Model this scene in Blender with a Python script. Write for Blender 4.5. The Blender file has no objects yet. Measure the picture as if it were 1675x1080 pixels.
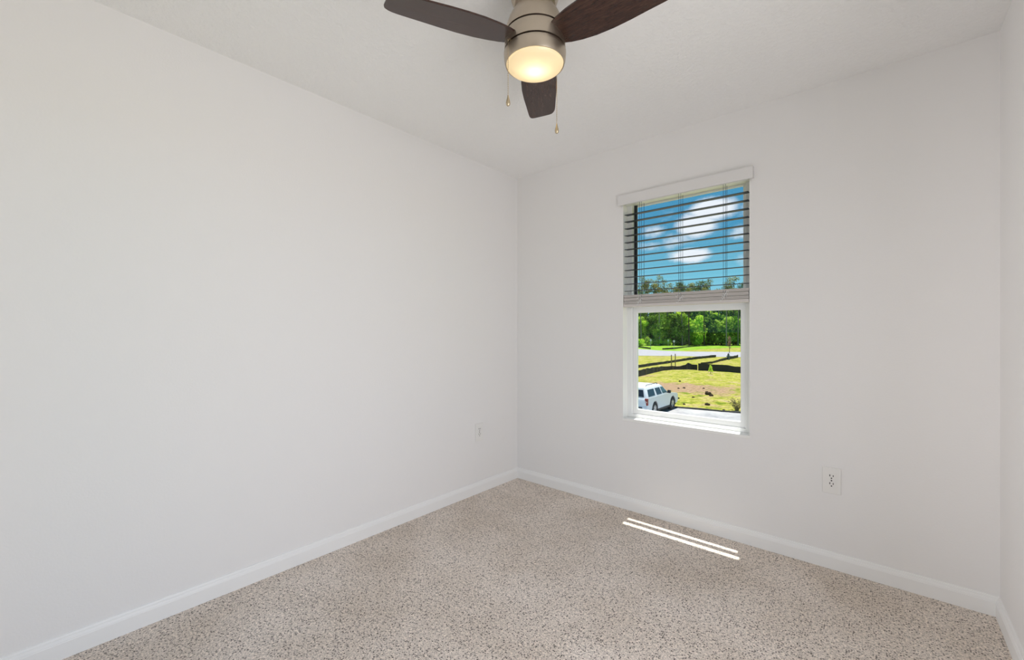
import bpy, bmesh, math, random
from mathutils import Vector, Matrix

C = bpy.context.scene.collection
SC = bpy.context.scene
R = math.radians
PI = math.pi

# ------------------------------------------------------------------ camera
YAW = R(40.86)
CAM = Vector((2.258, -2.676, 1.184))
FW = Vector((-math.sin(YAW), math.cos(YAW), 0))
RT = Vector((math.cos(YAW), math.sin(YAW), 0))
FPX = 700.0
HOR = 544.0
cd = bpy.data.cameras.new('camera')
cd.sensor_fit = 'HORIZONTAL'
cd.sensor_width = 36
cd.lens = 36 * FPX / 1675
cd.shift_y = (HOR - 540) / 1675
cd.clip_start = 0.02
cd.clip_end = 2000
cam = bpy.data.objects.new('camera', cd)
cam.location = CAM
cam.rotation_euler = (PI / 2, 0, YAW)
C.objects.link(cam)
SC.camera = cam

# ------------------------------------------------------------------ colour management, bounces
SC.view_settings.view_transform = 'Standard'
SC.view_settings.look = 'None'
SC.view_settings.gamma = 1.0
SC.view_settings.use_curve_mapping = False
SC.view_settings.exposure = 0.0
SC.cycles.max_bounces = 14
SC.cycles.diffuse_bounces = 8
SC.cycles.glossy_bounces = 5
SC.cycles.transparent_max_bounces = 16
SC.cycles.sample_clamp_indirect = 8.0


def px_dir(px, py):
    return (FW + RT * ((px - 837.5) / FPX) + Vector((0, 0, (HOR - py) / FPX)))


# ------------------------------------------------------------------ sky
class NT:
    """small node-tree helper"""
    def __init__(self, tree):
        self.t = tree
        self.n = tree.nodes
        self.l = tree.links
        self.n.clear()

    def add(self, typ, **kw):
        nd = self.n.new(typ)
        for k, v in kw.items():
            if k == 'inp':
                for i, val in v.items():
                    if hasattr(val, 'is_output'):
                        self.l.new(val, nd.inputs[i])
                    else:
                        nd.inputs[i].default_value = val
            else:
                setattr(nd, k, v)
        return nd

    def math(self, op, a, b=0.0, clamp=False):
        nd = self.add('ShaderNodeMath', operation=op, use_clamp=clamp, inp={0: a, 1: b})
        return nd.outputs[0]

    def mix(self, fac, a, b, blend='MIX'):
        nd = self.add('ShaderNodeMix', data_type='RGBA', blend_type=blend, inp={0: fac, 6: a, 7: b})
        return nd.outputs[2]

    def ramp(self, fac, stops):
        nd = self.add('ShaderNodeValToRGB', inp={0: fac})
        cr = nd.color_ramp
        while len(cr.elements) < len(stops):
            cr.elements.new(0.5)
        for e, (p, c) in zip(cr.elements, stops):
            e.position = p
            e.color = c if len(c) == 4 else (*c, 1)
        return nd.outputs[0]

    def noise(self, vec, scale, detail=3.0, rough=0.55, dist=0.0):
        nd = self.add('ShaderNodeTexNoise', inp={'Scale': scale, 'Detail': detail, 'Roughness': rough, 'Distortion': dist})
        if vec is not None:
            self.l.new(vec, nd.inputs['Vector'])
        return nd.outputs[0]


world = bpy.data.worlds.new('sky')
SC.world = world
world.use_nodes = True
w = NT(world.node_tree)
gen = w.add('ShaderNodeTexCoord').outputs['Generated']
sep = w.add('ShaderNodeSeparateXYZ', inp={0: gen})
blue = w.ramp(w.math('MULTIPLY', sep.outputs[2], 1.0, True),
              [(0.0, (0.36, 0.68, 0.80)), (0.12, (0.20, 0.56, 0.74)), (0.22, (0.075, 0.32, 0.54)), (0.55, (0.05, 0.22, 0.46))])
nz = w.noise(gen, 9.0, 6.0, 0.6)
nz2 = w.noise(gen, 26.0, 5.0, 0.6)
cloud = None
for px, py, rx, rz, amp in ((1165, 343, 34, 20, 1.15), (1140, 368, 34, 22, 1.05), (1128, 418, 32, 13, 1.1), (1066, 380, 26, 16, 0.62),
                            (1108, 392, 30, 18, 0.55), (1215, 380, 20, 16, 0.6), (1062, 402, 40, 10, 0.4),
                            (980, 350, 60, 30, 1.0), (1300, 330, 60, 34, 1.0), (1290, 420, 60, 18, 1.0)):
    d = px_dir(px, py).normalized()
    k = FPX / px_dir(px, py).length / 1.0
    sub = w.add('ShaderNodeVectorMath', operation='SUBTRACT', inp={0: gen, 1: d})
    lat = w.add('ShaderNodeVectorMath', operation='DOT_PRODUCT', inp={0: sub.outputs[0], 1: RT})
    hz = w.add('ShaderNodeVectorMath', operation='DOT_PRODUCT', inp={0: sub.outputs[0], 1: Vector((0, 0, 1))})
    a = w.math('MULTIPLY', lat.outputs['Value'], FPX * 1.15 / rx * 1.0)
    b = w.math('MULTIPLY', hz.outputs['Value'], FPX * 1.15 / rz)
    ln = w.math('SQRT', w.math('ADD', w.math('MULTIPLY', a, a), w.math('MULTIPLY', b, b)))
    m = w.math('MULTIPLY', w.math('SUBTRACT', 1.35, ln, True), amp)
    cloud = m if cloud is None else w.math('MAXIMUM', cloud, m)
cmask = w.math('ADD', cloud, w.math('MULTIPLY', w.math('SUBTRACT', nz2, 0.5), 0.9))
cfac = w.add('ShaderNodeMapRange', interpolation_type='SMOOTHSTEP', inp={0: cmask, 1: 0.18, 2: 0.85, 3: 0.0, 4: 1.0}).outputs[0]
far = w.add('ShaderNodeMapRange', interpolation_type='SMOOTHSTEP', inp={0: nz, 1: 0.56, 2: 0.72, 3: 0.0, 4: 0.45}).outputs[0]
cfac = w.math('MAXIMUM', cfac, far)
col = w.mix(cfac, blue, (0.88, 0.92, 1.0, 1))
below = w.math('GREATER_THAN', 0.0, sep.outputs[2])
col = w.mix(below, col, (0.25, 0.28, 0.14, 1))
bg = w.add('ShaderNodeBackground', inp={0: col, 1: 1.0})
wo = w.add('ShaderNodeOutputWorld', inp={0: bg.outputs[0]})

# ------------------------------------------------------------------ sun and two added fill lights out of view
sl = bpy.data.lights.new('sun', 'SUN')
sl.energy = 6.8
sl.angle = R(0.5)
sl.color = (1.0, 0.97, 0.90)
sun = bpy.data.objects.new('sun', sl)
el = R(78.8)
sd = Vector((0.03, -math.cos(el), -math.sin(el)))          # the way the light travels
sun.rotation_euler = sd.to_track_quat('-Z', 'Y').to_euler()
sun.location = (0, 6, 20)
C.objects.link(sun)

FILL_RIGHT_W = 19.3
al = bpy.data.lights.new('fill_light_right', 'AREA')
al.shape = 'RECTANGLE'
al.size, al.size_y = 0.80, 1.95
al.energy = FILL_RIGHT_W
al.spread = R(160)
al.color = (0.975, 0.955, 1.0)
fill_right = bpy.data.objects.new('fill_light_right', al)
fill_right.location = (2.66, -1.88, 1.03)
fill_right.rotation_euler = (PI / 2, 0, PI / 2)                  # added fill light, shines -X through the doorway made for it
C.objects.link(fill_right)
al2 = bpy.data.lights.new('fill_light_front', 'AREA')
al2.shape = 'RECTANGLE'
al2.size, al2.size_y = 0.60, 1.90
al2.energy = 5.5
al2.spread = R(60)
al2.color = (1.0, 0.955, 0.95)
fill_front = bpy.data.objects.new('fill_light_front', al2)
fill_front.location = (0.70, -2.96, 1.03)
fill_front.rotation_euler = (PI / 2, 0, R(-49))               # second added fill, slants through its own opening towards the right-hand corner
C.objects.link(fill_front)
FAN_LAMP_W = 0.16


# ------------------------------------------------------------------ mesh helpers
class MB:
    def __init__(self):
        self.bm = bmesh.new()

    def box(self, x0, x1, y0, y1, z0, z1, bevel=0.0, mat=None):
        bm = bmesh.new()
        bmesh.ops.create_cube(bm, size=1.0)
        bmesh.ops.scale(bm, vec=(abs(x1 - x0), abs(y1 - y0), abs(z1 - z0)), verts=bm.verts)
        bmesh.ops.translate(bm, vec=((x0 + x1) / 2, (y0 + y1) / 2, (z0 + z1) / 2), verts=bm.verts)
        if bevel:
            bmesh.ops.bevel(bm, geom=bm.edges[:], offset=bevel, segments=2, affect='EDGES', profile=0.5)
        return self.merge(bm, mat)

    def merge(self, bm, mat=None):
        if mat is not None:
            bmesh.ops.transform(bm, matrix=mat, verts=bm.verts)
        me = bpy.data.meshes.new('tmp')
        bm.to_mesh(me)
        bm.free()
        self.bm.from_mesh(me)
        bpy.data.meshes.remove(me)
        return self

    def lathe(self, prof, seg=48, center=(0, 0, 0), cap=True):
        bm = self.bm
        rings = []
        for r, z in prof:
            if r < 1e-6:
                rings.append([bm.verts.new((center[0], center[1], center[2] + z))])
            else:
                rings.append([bm.verts.new((center[0] + r * math.cos(2 * PI * i / seg), center[1] + r * math.sin(2 * PI * i / seg), center[2] + z)) for i in range(seg)])
        for a, b in zip(rings, rings[1:]):
            if len(a) == 1 and len(b) == 1:
                continue
            for i in range(seg):
                j = (i + 1) % seg
                if len(a) == 1:
                    bm.faces.new((a[0], b[i], b[j]))
                elif len(b) == 1:
                    bm.faces.new((a[i], a[j], b[0]))
                else:
                    bm.faces.new((a[i], a[j], b[j], b[i]))
        if cap:
            for rg in (rings[0], rings[-1]):
                if len(rg) > 2:
                    bm.faces.new(rg)
        return self

    def tube(self, pts, radius, seg=8, close=True):
        bm = self.bm
        pts = [Vector(p) for p in pts]
        rad = radius if isinstance(radius, (list, tuple)) else [radius] * len(pts)
        rings = []
        for i, p in enumerate(pts):
            d = (pts[min(i + 1, len(pts) - 1)] - pts[max(i - 1, 0)]).normalized()
            up = Vector((0, 0, 1)) if abs(d.z) < 0.9 else Vector((1, 0, 0))
            a = d.cross(up).normalized()
            b = d.cross(a).normalized()
            rings.append([bm.verts.new(p + (a * math.cos(2 * PI * k / seg) + b * math.sin(2 * PI * k / seg)) * rad[i]) for k in range(seg)])
        for a, b in zip(rings, rings[1:]):
            for k in range(seg):
                j = (k + 1) % seg
                bm.faces.new((a[k], a[j], b[j], b[k]))
        if close:
            bm.faces.new(rings[0])
            bm.faces.new(rings[-1])
        return self

    def prism(self, outline, axis, lo, hi, shear=None):
        """outline: 2-D points; axis 'x': (y,z) swept along x, 'z': (x,y) swept along z, 'y': (x,z) swept along y"""
        bm = self.bm

        def p3(u, v, t):
            return {'x': (t, u, v), 'y': (u, t, v), 'z': (u, v, t)}[axis]
        a = [bm.verts.new(p3(u, v, lo)) for u, v in outline]
        b = [bm.verts.new(p3(u, v, hi)) for u, v in outline]
        n = len(outline)
        fs = [bm.faces.new(a), bm.faces.new(b)]
        for i in range(n):
            j = (i + 1) % n
            fs.append(bm.faces.new((a[i], a[j], b[j], b[i])))
        return self

    def ring(self, x0, x1, z0, z1, wl, wr, wb, wt, y0, y1, bevel=0.0):
        """a rectangular picture-frame in the xz plane, from y0 to y1"""
        bm = bmesh.new()
        o = [(x0, z0), (x1, z0), (x1, z1), (x0, z1)]
        i = [(x0 + wl, z0 + wb), (x1 - wr, z0 + wb), (x1 - wr, z1 - wt), (x0 + wl, z1 - wt)]
        V = []
        for y in (y0, y1):
            V.append([bm.verts.new((x, y, z)) for x, z in o])
            V.append([bm.verts.new((x, y, z)) for x, z in i])
        of, inf, ob, inb = V
        for k in range(4):
            j = (k + 1) % 4
            bm.faces.new((of[k], of[j], inf[j], inf[k]))
            bm.faces.new((ob[k], ob[j], inb[j], inb[k]))
            bm.faces.new((of[k], of[j], ob[j], ob[k]))
            bm.faces.new((inf[k], inf[j], inb[j], inb[k]))
        bmesh.ops.recalc_face_normals(bm, faces=bm.faces)
        if bevel:
            bmesh.ops.bevel(bm, geom=bm.edges[:], offset=bevel, segments=2, affect='EDGES', profile=0.5)
        return self.merge(bm)

    def build(self, name, mat, parent=None, smooth=False, angle=40):
        bmesh.ops.recalc_face_normals(self.bm, faces=self.bm.faces)
        me = bpy.data.meshes.new(name)
        self.bm.to_mesh(me)
        self.bm.free()
        me.materials.append(mat)
        o = bpy.data.objects.new(name, me)
        C.objects.link(o)
        if parent is not None:
            o.parent = parent
        if smooth:
            for p in me.polygons:
                p.use_smooth = True
            me.set_sharp_from_angle(angle=R(angle))
        return o


def empty(name, loc=(0, 0, 0), rz=0.0):
    o = bpy.data.objects.new(name, None)
    o.location = loc
    o.rotation_euler = (0, 0, rz)
    o.empty_display_size = 0.1
    C.objects.link(o)
    return o


def tag(o, label=None, cat=None, group=None, kind=None):
    if label:
        o['label'] = label
    if cat:
        o['category'] = cat
    if group:
        o['group'] = group
    if kind:
        o['kind'] = kind
    return o


def struct(o):
    o['kind'] = 'structure'
    return o


def copy_tree(o, parent=None):
    c = o.copy()
    C.objects.link(c)
    if parent is not None:
        c.parent = parent
    for ch in list(o.children):
        copy_tree(ch, c)
    return c


# ------------------------------------------------------------------ materials
def bsdf_mat(name, color, rough=0.5, metal=0.0, spec=0.5, build=None):
    m = bpy.data.materials.new(name)
    m.use_nodes = True
    t = NT(m.node_tree)
    b = t.add('ShaderNodeBsdfPrincipled', inp={'Base Color': (*color, 1), 'Roughness': rough, 'Metallic': metal, 'Specular IOR Level': spec})
    t.add('ShaderNodeOutputMaterial', inp={0: b.outputs[0]})
    if build:
        build(t, b)
    return m


def bump(t, b, height, strength, dist):
    bp = t.add('ShaderNodeBump', inp={'Strength': strength, 'Distance': dist, 'Height': height})
    t.l.new(bp.outputs[0], b.inputs['Normal'])


def objco(t):
    return t.add('ShaderNodeTexCoord').outputs['Object']


def wall_nodes(t, b):
    v = objco(t)
    n = t.noise(v, 130.0, 3.0, 0.5)
    bump(t, b, n, 0.10, 0.004)


def ceil_nodes(t, b):
    v = objco(t)
    n = t.noise(v, 55.0, 4.0, 0.6, 0.4)
    r = t.add('ShaderNodeMapRange', inp={0: n, 1: 0.45, 2: 0.60, 3: 0.0, 4: 1.0}).outputs[0]
    bump(t, b, r, 0.35, 0.004)


def carpet_nodes(t, b):
    v = objco(t)
    big = t.noise(v, 2.2, 3.0, 0.55)
    mid = t.noise(v, 90.0, 3.0, 0.6)
    fine = t.noise(v, 190.0, 2.0, 0.6, 0.6)
    base = t.mix(t.add('ShaderNodeMapRange', inp={0: big, 1: 0.35, 2: 0.65, 3: 0.0, 4: 1.0}).outputs[0],
                 (0.72, 0.63, 0.545, 1), (0.84, 0.755, 0.68, 1))
    vo = t.add('ShaderNodeTexVoronoi', inp={'Vector': v, 'Scale': 132.0, 'Randomness': 1.0})
    sp = t.add('ShaderNodeSeparateColor', inp={0: vo.outputs['Color']})
    edge = t.math('ADD', t.math('MULTIPLY', sp.outputs[0], 0.42), 0.06)          # tufts part over gaps of varied width
    gap = t.add('ShaderNodeMapRange', interpolation_type='SMOOTHSTEP', inp={0: t.math('SUBTRACT', vo.outputs['Distance'], edge), 1: -0.16, 2: 0.11, 3: 0.22, 4: 1.0}).outputs[0]
    mm = t.add('ShaderNodeMapRange', inp={0: mid, 1: 0.3, 2: 0.7, 3: 0.78, 4: 1.22}).outputs[0]
    ff = t.add('ShaderNodeMapRange', inp={0: fine, 1: 0.34, 2: 0.60, 3: 0.62, 4: 1.12}).outputs[0]
    k = t.math('MULTIPLY', t.math('MULTIPLY', mm, ff), gap)
    c = t.add('ShaderNodeVectorMath', operation='SCALE', inp={0: base, 'Scale': k}).outputs[0]
    t.l.new(c, b.inputs['Base Color'])
    bump(t, b, k, 0.4, 0.005)


M = {}
M['wall'] = bsdf_mat('wall_paint', (0.83, 0.82, 0.815), 0.75, spec=0.25, build=wall_nodes)
M['ceiling'] = bsdf_mat('ceiling_paint', (0.90, 0.895, 0.89), 0.9, spec=0.1, build=ceil_nodes)
M['trim'] = bsdf_mat('trim_paint', (0.87, 0.87, 0.865), 0.4)
M['carpet'] = bsdf_mat('carpet', (0.45, 0.38, 0.32), 1.0, spec=0.0, build=carpet_nodes)
M['vinyl'] = bsdf_mat('white_vinyl', (0.86, 0.87, 0.87), 0.35)
M['sill'] = bsdf_mat('sill_stone', (0.88, 0.88, 0.86), 0.3)
M['sash_shade'] = bsdf_mat('dark_sash_shade', (0.02, 0.025, 0.03), 0.5)  # shadow tone for the inner side of the upper sash
M['slat_silhouette'] = bsdf_mat('blind_slat_silhouette', (0.018, 0.028, 0.042), 0.45)  # dark silhouette against the bright sky put into the slat colour
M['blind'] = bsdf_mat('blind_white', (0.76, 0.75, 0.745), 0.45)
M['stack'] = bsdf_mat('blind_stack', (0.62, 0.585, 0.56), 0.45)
M['cord'] = bsdf_mat('blind_cord', (0.07, 0.10, 0.14), 0.8)
M['plastic'] = bsdf_mat('outlet_plastic', (0.82, 0.81, 0.79), 0.35)
M['slot'] = bsdf_mat('slot_dark', (0.01, 0.01, 0.01), 0.6)


def nickel_nodes(t, b):
    v = objco(t)
    mp = t.add('ShaderNodeMapping', inp={0: v, 3: (3, 3, 260)})
    n = t.noise(mp.outputs[0], 6.0, 2.0, 0.5)
    r = t.add('ShaderNodeMapRange', inp={0: n, 1: 0.3, 2: 0.7, 3: 0.28, 4: 0.44}).outputs[0]
    t.l.new(r, b.inputs['Roughness'])


M['nickel'] = bsdf_mat('brushed_nickel', (0.52, 0.45, 0.36), 0.34, 1.0, build=nickel_nodes)
M['groove'] = bsdf_mat('groove_dark', (0.03, 0.015, 0.01), 0.6)
M['chain'] = bsdf_mat('chain_brass', (0.55, 0.45, 0.30), 0.3, 1.0)


def walnut_nodes(t, b):
    v = objco(t)
    mp = t.add('ShaderNodeMapping', inp={0: v, 3: (3.0, 30.0, 30.0)})
    n = t.noise(mp.outputs[0], 5.0, 6.0, 0.65, 1.2)
    n2 = t.noise(mp.outputs[0], 22.0, 4.0, 0.7)
    c = t.ramp(n, [(0.3, (0.018, 0.009, 0.008)), (0.52, (0.045, 0.020, 0.014)), (0.75, (0.085, 0.040, 0.025))])
    k = t.add('ShaderNodeMapRange', inp={0: n2, 1: 0.3, 2: 0.7, 3: 0.65, 4: 1.25}).outputs[0]
    c = t.add('ShaderNodeVectorMath', operation='SCALE', inp={0: c, 'Scale': k}).outputs[0]
    t.l.new(c, b.inputs['Base Color'])
    bump(t, b, n2, 0.15, 0.002)


M['walnut'] = bsdf_mat('dark_walnut', (0.05, 0.025, 0.02), 0.24, build=walnut_nodes)


def glass_mat():
    m = bpy.data.materials.new('window_glass')
    m.use_nodes = True
    t = NT(m.node_tree)
    tr = t.add('ShaderNodeBsdfTransparent', inp={0: (0.985, 1.0, 0.995, 1)})
    gl = t.add('ShaderNodeBsdfGlossy', inp={0: (1, 1, 1, 1), 1: 0.0})
    mx = t.add('ShaderNodeMixShader', inp={0: 0.012, 1: tr.outputs[0], 2: gl.outputs[0]})
    t.add('ShaderNodeOutputMaterial', inp={0: mx.outputs[0]})
    return m


M['glass'] = glass_mat()


def shade_mat():
    """frosted lamp glass: passes and scatters the bulb's light"""
    m = bpy.data.materials.new('frosted_lamp_glass')
    m.use_nodes = True
    t = NT(m.node_tree)
    tl = t.add('ShaderNodeBsdfTranslucent', inp={0: (0.98, 0.88, 0.66, 1)})
    df = t.add('ShaderNodeBsdfDiffuse', inp={0: (0.9, 0.82, 0.66, 1)})
    gl = t.add('ShaderNodeBsdfGlossy', inp={0: (1, 1, 1, 1), 1: 0.25})
    a = t.add('ShaderNodeMixShader', inp={0: 0.35, 1: tl.outputs[0], 2: df.outputs[0]})
    b = t.add('ShaderNodeMixShader', inp={0: 0.04, 1: a.outputs[0], 2: gl.outputs[0]})
    t.add('ShaderNodeOutputMaterial', inp={0: b.outputs[0]})
    return m


M['shade'] = shade_mat()
M['lamp_white'] = bsdf_mat('lamp_inside_white', (0.85, 0.82, 0.75), 0.6)

# ------------------------------------------------------------------ room shell
W_, H_, D_ = 2.629, 2.44, 2.93
T = 0.16
WX0, WX1, WZ0, WZ1 = 0.932, 1.700, 0.590, 2.085            # window opening in the back wall

struct(MB().box(-0.2, W_ + 0.2, -D_ - 0.2, 0.17, -0.12, 0.0).build('floor', M['carpet']))
struct(MB().box(-0.2, W_ + 0.2, -D_ - 0.2, 0.17, H_, H_ + 0.12).build('ceiling', M['ceiling']))
struct(MB().box(-T, 0.0, -D_ - T, 0.0, 0.0, H_).build('wall_left', M['wall']))
struct(MB().ring(-T, W_ + T, 0.0, H_, WX0 + T, W_ + T - WX1, WZ0, H_ - WZ1, 0.0, T).build('wall_back', M['wall']))
wd = MB()
wd.box(0.0, 0.30, -D_ - T, -D_, 0.0, H_)
wd.box(1.10, W_, -D_ - T, -D_, 0.0, H_)
wd.box(0.30, 1.10, -D_ - T, -D_, 2.05, H_)  # unseen opening below, added to let the front fill light in
struct(wd.build('wall_front', M['wall']))
# right-hand wall, with an unseen doorway added for the fill light
wf = MB()
wf.box(W_, W_ + T, -D_ - T, -2.33, 0.0, H_)
wf.box(W_, W_ + T, -1.43, 0.0, 0.0, H_)
wf.box(W_, W_ + T, -2.33, -1.43, 2.05, H_)
struct(wf.build('wall_right', M['wall']))


def baseboard(name, p0, p1, nrm):
    """profile: flat face, a bead, a slimmer top"""
    prof = [(0, 0.0), (0.014, 0.0), (0.014, 0.058), (0.0125, 0.0605), (0.0125, 0.063), (0.010, 0.070), (0.0075, 0.0725), (0.0075, 0.0755), (0.005, 0.0815), (0, 0.0825)]
    p0, p1, nrm = Vector(p0), Vector(p1), Vector(nrm)
    m = MB()
    a = [m.bm.verts.new(p0 + nrm * t + Vector((0, 0, z))) for t, z in prof]
    b = [m.bm.verts.new(p1 + nrm * t + Vector((0, 0, z))) for t, z in prof]
    n = len(prof)
    m.bm.faces.new(a)
    m.bm.faces.new(b)
    for i in range(n):
        j = (i + 1) % n
        m.bm.faces.new((a[i], a[j], b[j], b[i]))
    return struct(m.build(name, M['trim']))


baseboard('baseboard_left', (0, -D_, 0), (0, 0, 0), (1, 0, 0))
baseboard('baseboard_back', (0.0, 0, 0), (W_, 0, 0), (0, -1, 0))
baseboard('baseboard_right', (W_, -1.43, 0), (W_, 0, 0), (-1, 0, 0))

# ------------------------------------------------------------------ window
win = struct(empty('window_1', ((WX0 + WX1) / 2, 0.066, WZ0)))


def wpart(mb, name, mat, parent=win, **kw):
    o = mb.build(name, mat, None, **kw)
    o.parent = parent
    base = Vector(win.location)
    if parent is win:
        o.data.transform(Matrix.Translation(-base))
    else:
        o.data.transform(Matrix.Translation(-base))
    return o


wpart(MB().box(WX0, WX1, -0.003, 0.068, WZ0, 0.607, 0.0015), 'window_sill', M['sill'])
wpart(MB().ring(WX0, WX1, 0.607, WZ1, 0.036, 0.036, 0.022, 0.030, 0.066, 0.155, 0.003), 'window_frame', M['vinyl'])
lower = wpart(MB().ring(0.968, 1.664, 0.629, 1.364, 0.030, 0.030, 0.034, 0.047, 0.080, 0.104, 0.003), 'lower_sash', M['vinyl'])
wpart(MB().box(0.996, 1.636, 0.090, 0.094, 0.661, 1.319), 'glass_pane', M['glass'], lower)
wpart(MB().box(1.295, 1.337, 0.082, 0.100, 1.362, 1.374, 0.003), 'sash_lock', M['vinyl'], lower)
upper = wpart(MB().ring(0.968, 1.664, 1.366, 2.055, 0.018, 0.022, 0.030, 0.012, 0.106, 0.122, 0.003), 'upper_sash', M['vinyl'])
wpart(MB().box(0.984, 1.644, 0.112, 0.116, 1.394, 2.045), 'glass_pane', M['glass'], upper)
wpart(MB().box(0.966, 0.990, 0.100, 0.1055, 1.372, 2.054, 0.001), 'sash_shade_strip', M['sash_shade'], upper)  # dark strip put in for the shade on the sash's inner side

for jx0, jx1 in ((WX0, WX0 + 0.003), (WX1 - 0.003, WX1)):
    wpart(MB().box(jx0, jx1, 0.0, 0.066, 0.607, WZ1), 'jamb_bright_skin', M['sill'])  # added white skins, imitating sunlight bounced onto the wall returns

# ------------------------------------------------------------------ blind, raised halfway
bl = tag(empty('venetian_blind', ((WX0 + WX1) / 2, 0.0, 2.085)),
         'venetian blind raised halfway over the upper window sash', 'blind')
BL = Vector(bl.location)


def bpart(mb, name, mat, **kw):
    o = mb.build(name, mat, bl, **kw)
    o.data.transform(Matrix.Translation(-BL))
    return o


va = MB()
va.prism([(-0.028, 2.038), (-0.024, 2.036), (-0.020, 2.036), (-0.018, 2.100), (-0.020, 2.106), (-0.026, 2.106), (-0.030, 2.098), (-0.030, 2.046)], 'x', 0.912, 1.720)
va.box(0.912, 0.918, -0.022, 0.0, 2.040, 2.102)
va.box(1.714, 1.720, -0.022, 0.0, 2.040, 2.102)
bpart(va, 'valance', M['blind'])
bpart(MB().box(0.940, 1.692, 0.004, 0.056, 2.046, 2.084, 0.002), 'head_rail', M['vinyl'])
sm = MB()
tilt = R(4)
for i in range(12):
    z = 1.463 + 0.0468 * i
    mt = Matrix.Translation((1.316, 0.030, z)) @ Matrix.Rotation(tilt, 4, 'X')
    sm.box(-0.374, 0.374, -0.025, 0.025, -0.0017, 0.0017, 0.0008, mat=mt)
bpart(sm, 'hanging_slats', M['slat_silhouette'])
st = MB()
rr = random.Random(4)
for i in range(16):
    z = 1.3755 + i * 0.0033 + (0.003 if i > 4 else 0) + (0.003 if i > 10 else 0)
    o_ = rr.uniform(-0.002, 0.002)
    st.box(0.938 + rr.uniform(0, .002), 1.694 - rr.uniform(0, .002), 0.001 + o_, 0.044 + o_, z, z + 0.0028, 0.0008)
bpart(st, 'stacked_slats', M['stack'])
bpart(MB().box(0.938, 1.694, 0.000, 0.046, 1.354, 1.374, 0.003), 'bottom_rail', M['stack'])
for cx in (1.058, 1.312, 1.567):
    cm = MB()
    for dx, dy in ((-0.006, 0.003), (0.006, 0.003), (0.0, 0.055)):
        cm.tube([(cx + dx, dy, 1.38), (cx + dx, dy, 2.05)], 0.0012, 5)
    bpart(cm, 'ladder_cord', M['cord'])
    cl = MB()                                                # slack loops of cord bunched on the stack
    for k in range(4):
        pts = []
        x0 = cx + rr.uniform(-0.012, 0.012)
        z0 = 1.375 + 0.013 * k
        for q in range(9):
            a = PI * q / 8
            pts.append((x0 + 0.014 * math.cos(a) * rr.uniform(.7, 1.2), -0.002 - 0.006 * math.sin(a), z0 + 0.010 * math.sin(a * 2) + rr.uniform(-.002, .002)))
        cl.tube(pts, 0.0011, 5)
    bpart(cl, 'slack_cord', M['vinyl'])


# ------------------------------------------------------------------ outlets
def outlet(loc, rz, label):
    """front faces local -Y"""
    root = tag(empty('electrical_outlet', loc, rz), label, 'outlet')
    MB().box(-0.038, 0.038, -0.006, 0.0, -0.0655, 0.0655, 0.0025).build('cover_plate', M['plastic'], root)
    MB().lathe([(0, -0.001), (0.0032, -0.001), (0.0032, 0.001), (0, 0.0012)], 16).build('screw', M['slot'], root).rotation_euler = (PI / 2, 0, 0)
    root.children[-1].location = (0, -0.0066, 0)
    for s in (1, -1):
        zc = 0.0195 * s
        pts = []
        for i in range(28):
            a = 2 * PI * i / 28
            x, z = 0.0172 * math.cos(a), 0.0172 * math.sin(a)
            pts.append((x, zc + max(-0.0138, min(0.0138, z))))
        rc = MB().prism(pts, 'y', -0.0078, -0.005).build('receptacle', M['plastic'], root)
        sl_ = MB()
        sl_.box(-0.0085, -0.0052, -0.0084, -0.0076, zc + 0.001, zc + 0.0105)
        sl_.box(0.0052, 0.0085, -0.0084, -0.0076, zc + 0.001, zc + 0.0090)
        sl_.box(-0.0026, 0.0026, -0.0084, -0.0076, zc - 0.0100, zc - 0.0045)
        sl_.build('socket_hole', M['slot'], rc)
    return root


outlet((0.0, -0.440, 0.447), PI / 2, 'white wall outlet on the left wall beside the room corner')
outlet((2.066, 0.0, 0.441), 0.0, 'white wall outlet right of the window on the back wall')

# ------------------------------------------------------------------ ceiling fan
FX, FY = 1.310, -1.454
fan = tag(empty('ceiling_fan', (FX, FY, H_)), 'brushed nickel ceiling fan with three dark walnut blades and lit lamp', 'ceiling fan')


def fpart(mb, name, mat, parent=fan, **kw):
    o = mb.build(name, mat, parent, smooth=True, **kw)
    return o


h = lambda z: z - H_
fpart(MB().lathe([(0.0, 0.0), (0.092, 0.0), (0.092, -0.020), (0.089, -0.030), (0.086, -0.050), (0.081, -0.064), (0.074, -0.074), (0.0, -0.074)], 64), 'canopy', M['nickel'])
fpart(MB().lathe([(0.0, h(2.39)), (0.070, h(2.39)), (0.0695, h(2.350)), (0.074, h(2.342)), (0.084, h(2.328)), (0.094, h(2.308)), (0.102, h(2.285)),
                  (0.1065, h(2.262)), (0.1065, h(2.258)), (0.0, h(2.258))], 64), 'motor_housing', M['nickel'])
fpart(MB().lathe([(0.0, h(2.26)), (0.1020, h(2.26)), (0.1020, h(2.19)), (0.0, h(2.19))], 64), 'motor_core', M['groove'])
fpart(MB().lathe([(0.0, h(2.2515)), (0.1068, h(2.2515)), (0.1085, h(2.240)), (0.1095, h(2.215)), (0.1100, h(2.1985)), (0.0, h(2.1985))], 64), 'blade_hub', M['nickel'])
fpart(MB().lathe([(0.096, h(2.188)), (0.1105, h(2.192)), (0.1118, h(2.190)), (0.1115, h(2.180)), (0.1095, h(2.160)), (0.1060, h(2.149)), (0.1035, h(2.149)),
                  (0.1035, h(2.152)), (0.099, h(2.186)), (0.096, h(2.188))], 64, cap=False), 'light_housing', M['nickel'])
fpart(MB().lathe([(0.0, h(2.1882)), (0.0985, h(2.1882)), (0.0985, h(2.1862)), (0.0, h(2.1862))], 48), 'lamp_reflector', M['lamp_white'])
shade_prof = [(0.1025, h(2.153))]
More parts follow.
